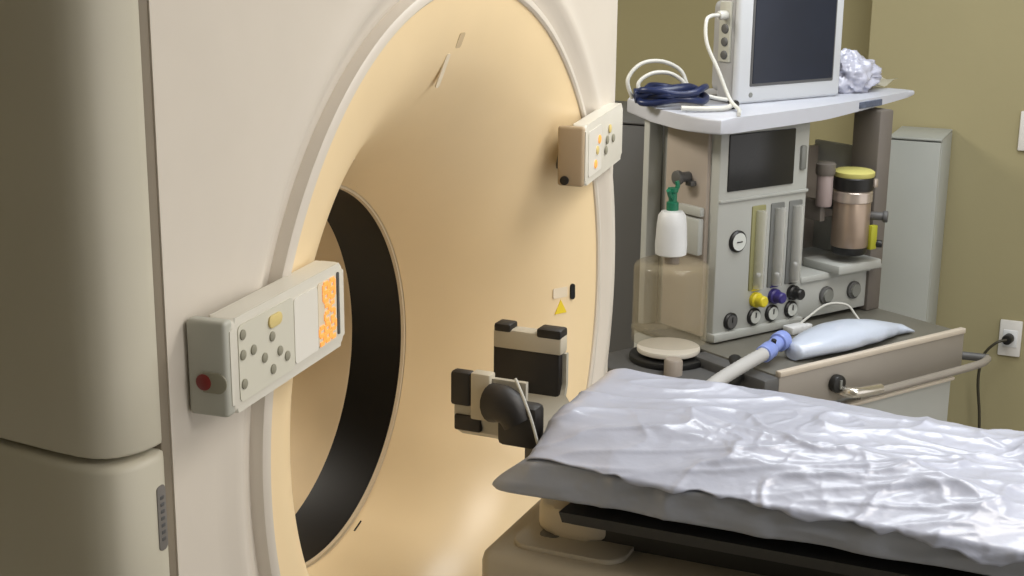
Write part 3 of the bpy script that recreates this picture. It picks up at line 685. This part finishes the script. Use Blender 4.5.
# blue coiled hose with white loops, left end of the shelf
hz = tag(empty('blood_pressure_hose', A(-0.03, 0.17, 1.372), RM), 'dark blue coiled hose with pale loops at left end of top shelf', 'hose')
bm = bmesh.new(); pts = []
for k in range(36):
    a = 2*PI*k/12; pts.append((0.088*math.cos(a)*(1+0.16*math.sin(k*1.3)), 0.075*math.sin(a)*(1+0.2*math.sin(k*0.8)), 0.014+0.012*(k/12)+0.006*math.sin(k*1.7)))
tube(bm, pts, 0.009, 10, 4); link('hose_coil', bm, M['bluec'], hz, 60)
bm = bmesh.new(); tube(bm, [(-0.10, 0.03, 0.03), (-0.03, -0.01, 0.04), (0.05, -0.02, 0.045), (0.11, 0.0, 0.022)], lambda t: 0.02-0.008*t, 12); link('blue_cuff', bm, M['bluec'], hz, 60)
bm = bmesh.new(); tube(bm, [(-0.09, 0.05, 0.02), (-0.10, 0.06, 0.07), (-0.06, 0.055, 0.11), (0.0, 0.04, 0.115), (0.05, 0.02, 0.09), (0.07, 0.0, 0.04), (0.12, -0.03, 0.02), (0.16, -0.05, 0.012)], 0.0055, 8); link('pale_loop', bm, M['cable'], hz, 60)
bm = bmesh.new(); tube(bm, [(-0.07, 0.03, 0.02), (-0.08, 0.04, 0.06), (-0.04, 0.035, 0.085), (0.01, 0.02, 0.085), (0.045, 0.0, 0.06), (0.05, -0.02, 0.02)], 0.0055, 8); link('pale_loop', bm, M['cable'], hz, 60)
bm = bmesh.new(); tube(bm, [(-0.06, -0.11, 0.010), (0.0, -0.15, 0.009), (0.05, -0.16, 0.009), (0.09, -0.14, 0.012)], 0.007, 8); link('pale_lead', bm, M['cable'], hz, 60)
bm = bmesh.new(); cyl(bm, (0.088, -0.141, 0.012), (0.9, 0.4, 0), 0.011, 0.03, 12, 0.002); link('black_plug', bm, M['knobk'], hz)

# crumpled bag and folded paper right of the monitor
bm = bmesh.new(); bmesh.ops.create_icosphere(bm, subdivisions=5, radius=1)
for v in bm.verts:
    p = v.co.copy(); n_ = 1+0.28*noise.noise(p*2.3)+0.16*(1-2*abs(noise.noise(p*4.5+Vector((3, 1, 2)))))
    z = p.z*n_*0.060
    v.co = Vector((p.x*n_*0.092, p.y*n_*0.065, max(z*(1-0.35*p.x)+0.046, 0.0)))
bg = link('crumpled_bag', bm, M['bag'], None, 80); bg.location = A(0.665, 0.165, 1.372); bg.rotation_euler = (0, 0, RM)
tag(bg, 'crumpled shiny pale lilac plastic bag right of the patient monitor', 'plastic bag')
bm = bmesh.new()
t_ = bmesh.new(); nx = 10; vs = [[t_.verts.new((-0.06+0.12*i/nx, -0.035+0.07*j/4, 0.006+0.018*(i/nx)**2+0.006*math.sin(i*0.9+j))) for j in range(5)] for i in range(nx+1)]
for i in range(nx):
    for j in range(4): t_.faces.new((vs[i][j], vs[i+1][j], vs[i+1][j+1], vs[i][j+1]))
bmesh.ops.solidify(t_, geom=t_.faces[:], thickness=0.002); merge(bm, t_)
pp = link('folded_paper', bm, M['paper'], None, 60); pp.location = A(0.80, 0.185, 1.374); pp.rotation_euler = (0, 0, RM)
tag(pp, 'small folded cream paper beside the crumpled bag', 'paper')

# breathing hose with blue connector, milky pouch, thin tube on the worktop
bh = tag(empty('breathing_hose', A(-0.140, -0.275, 0.746), RM), 'pale breathing hose with light blue connector lying across the machine worktop', 'hose')
bm = bmesh.new(); tube(bm, [(-0.22, -0.08, 0.030), (-0.12, -0.03, 0.030), (0.0, 0.015, 0.033), (0.12, 0.055, 0.036)], 0.017, 14, 14, ripple=0.07); link('corrugated_tube', bm, M['hose'], bh, 80)
bm = bmesh.new(); cyl(bm, (0.105, 0.050, 0.035), (0.93, 0.34, 0.08), 0.023, 0.045, 24, 0.004); cyl(bm, (0.14, 0.063, 0.038), (0.93, 0.3, 0.2), 0.019, 0.05, 24, 0.004); cyl(bm, (0.185, 0.078, 0.046), (0.95, 0.25, 0.1), 0.026, 0.032, 24, 0.004); cn_ = link('connector', bm, M['bluelt'], bh)
bm = bmesh.new(); cyl(bm, (0.150, 0.060, 0.056), (0, -0.3, 1), 0.007, 0.010, 12, 0.001); link('port_plug', bm, M['knobk'], cn_)
bm = bmesh.new(); NL, NR = 60, 32; rows = []
for i in range(NL+1):
    t = i/NL; wd = 0.022+0.055*math.sin(PI*min(1, t*1.15+0.02))**0.8*(1-0.35*t); hh_ = 0.016+0.026*math.sin(PI*min(1, t*0.95+0.12))
    if t > 0.93: hh_ *= 1-0.6*(t-0.93)/0.07
    row = []
    for k in range(NR):
        a = 2*PI*k/NR; wv = 1+0.05*noise.noise(Vector((t*9, math.cos(a)*2, math.sin(a)*2)))
        row.append(bm.verts.new((0.47*t, wd*math.cos(a)*wv, max(0.001, hh_*0.85*(1+math.sin(a)*wv)))))
    rows.append(row)
for a, c in zip(rows, rows[1:]):
    for k in range(NR): bm.faces.new((a[k], a[(k+1) % NR], c[(k+1) % NR], c[k]))
bm.faces.new(rows[0]); bm.faces.new(rows[-1])
po = link('breathing_bag', bm, M['pouch'], None, 80); po.location = A(0.072, -0.225, 0.748); po.rotation_euler = (0, 0, RM+0.02)
tag(po, 'milky white elongated breathing bag lying on the machine worktop', 'breathing bag')
curve_thing('thin_tube', [A(0.26, -0.05, 0.760), A(0.33, 0.0-0.03, 0.775), A(0.42, -0.02, 0.80), A(0.48, -0.04, 0.795), A(0.50, -0.06, 0.765), A(0.49, -0.09, 0.752)], 0.0035, M['cable'],
            'thin white tube looping on the worktop behind the breathing bag', 'tube')
bm = bmesh.new(); box(bm, (0, 0.07), (0, 0.04), (0, 0.022), 0.005); box(bm, (0.065, 0.09), (0.01, 0.03), (0.004, 0.018), 0.003)
o = link('tube_clip', bm, M['bottle']); o.location = A(0.24, -0.065, 0.747); o.rotation_euler = (0, 0, RM); tag(o, 'small white clip on the worktop below the flow tubes', 'clip')

# ------------------------------------------------------------------ cabinets, wall socket, plug, switch
def cabinet(name, x, y, z, m, label):
    e = tag(empty(name, ((x[0]+x[1])/2, (y[0]+y[1])/2, 0)), label, 'cabinet')
    hx, hy = (x[1]-x[0])/2, (y[1]-y[0])/2
    bm = bmesh.new(); box(bm, (-hx, hx), (-hy, hy), (0.05, z), 0.006); link('cabinet_body', bm, m, e)
    bm = bmesh.new(); box(bm, (-hx+0.02, hx-0.02), (-hy+0.02, hy-0.02), (0.0, 0.055), 0.003); link('plinth', bm, M['knobk'], e)
    bm = bmesh.new(); box(bm, (-hx, hx), (-hy-0.020, hy), (z-0.002, z+0.006), 0.003); link('cabinet_top', bm, m, e)
    bm = bmesh.new(); box(bm, (-hx+0.003, hx-0.003), (-hy-0.018, -hy+0.002), (0.07, z-0.006), 0.003); link('door', bm, m, e)
    return e
cabinet('storage_cabinet', (0.318, 0.484), (2.50, 2.74), 1.186, M['cab'], 'pale grey metal cabinet against the wall, right behind the anesthesia machine')
cabinet('storage_cabinet', (-0.85, -0.27), (1.90, 2.35), 1.262, M['cabd'], 'dark grey cabinet in the gap between gantry and anesthesia machine')
so = tag(empty('wall_socket', (0.728, 2.75, 0.50)), 'white wall socket low on the olive wall at the right', 'socket')
bm = bmesh.new(); box(bm, (-0.036, 0.036), (-0.012, 0), (-0.062, 0.062), 0.004); link('face_plate', bm, M['outlet'], so)
bm = bmesh.new(); box(bm, (-0.024, 0.024), (-0.016, -0.008), (-0.030, 0.030), 0.004); link('outlet_insert', bm, M['bottle'], so)
pl = tag(empty('power_cord', (0.728, 2.733, 0.505)), 'black plug and olive cord hanging from the wall socket', 'power cord')
bm = bmesh.new(); cyl(bm, (0.0, -0.003, 0.0), (-0.25, -1, -0.05), 0.017, 0.035, 16, 0.004); link('plug', bm, M['knobk'], pl)
bm = bmesh.new(); tube(bm, [(-0.008, -0.035, 0.0), (-0.04, -0.05, -0.012), (-0.075, -0.05, -0.06), (-0.085, -0.045, -0.15), (-0.07, -0.04, -0.28), (-0.06, -0.04, -0.45), (-0.06, -0.05, -0.49), (-0.10, -0.10, -0.498), (-0.05, -0.25, -0.498)], 0.005, 8); link('cord', bm, M['cord'], pl, 60)
sw = tag(empty('wall_switch', (0.752, 2.75, 1.20)), 'white switch plate on the olive wall above the socket', 'switch')
bm = bmesh.new(); box(bm, (-0.06, 0.06), (-0.014, 0), (-0.065, 0.065), 0.005); link('switch_plate', bm, M['outlet'], sw)
bm = bmesh.new(); box(bm, (-0.02, 0.02), (-0.02, -0.01), (-0.03, 0.03), 0.003); link('rocker', bm, M['bottle'], sw)
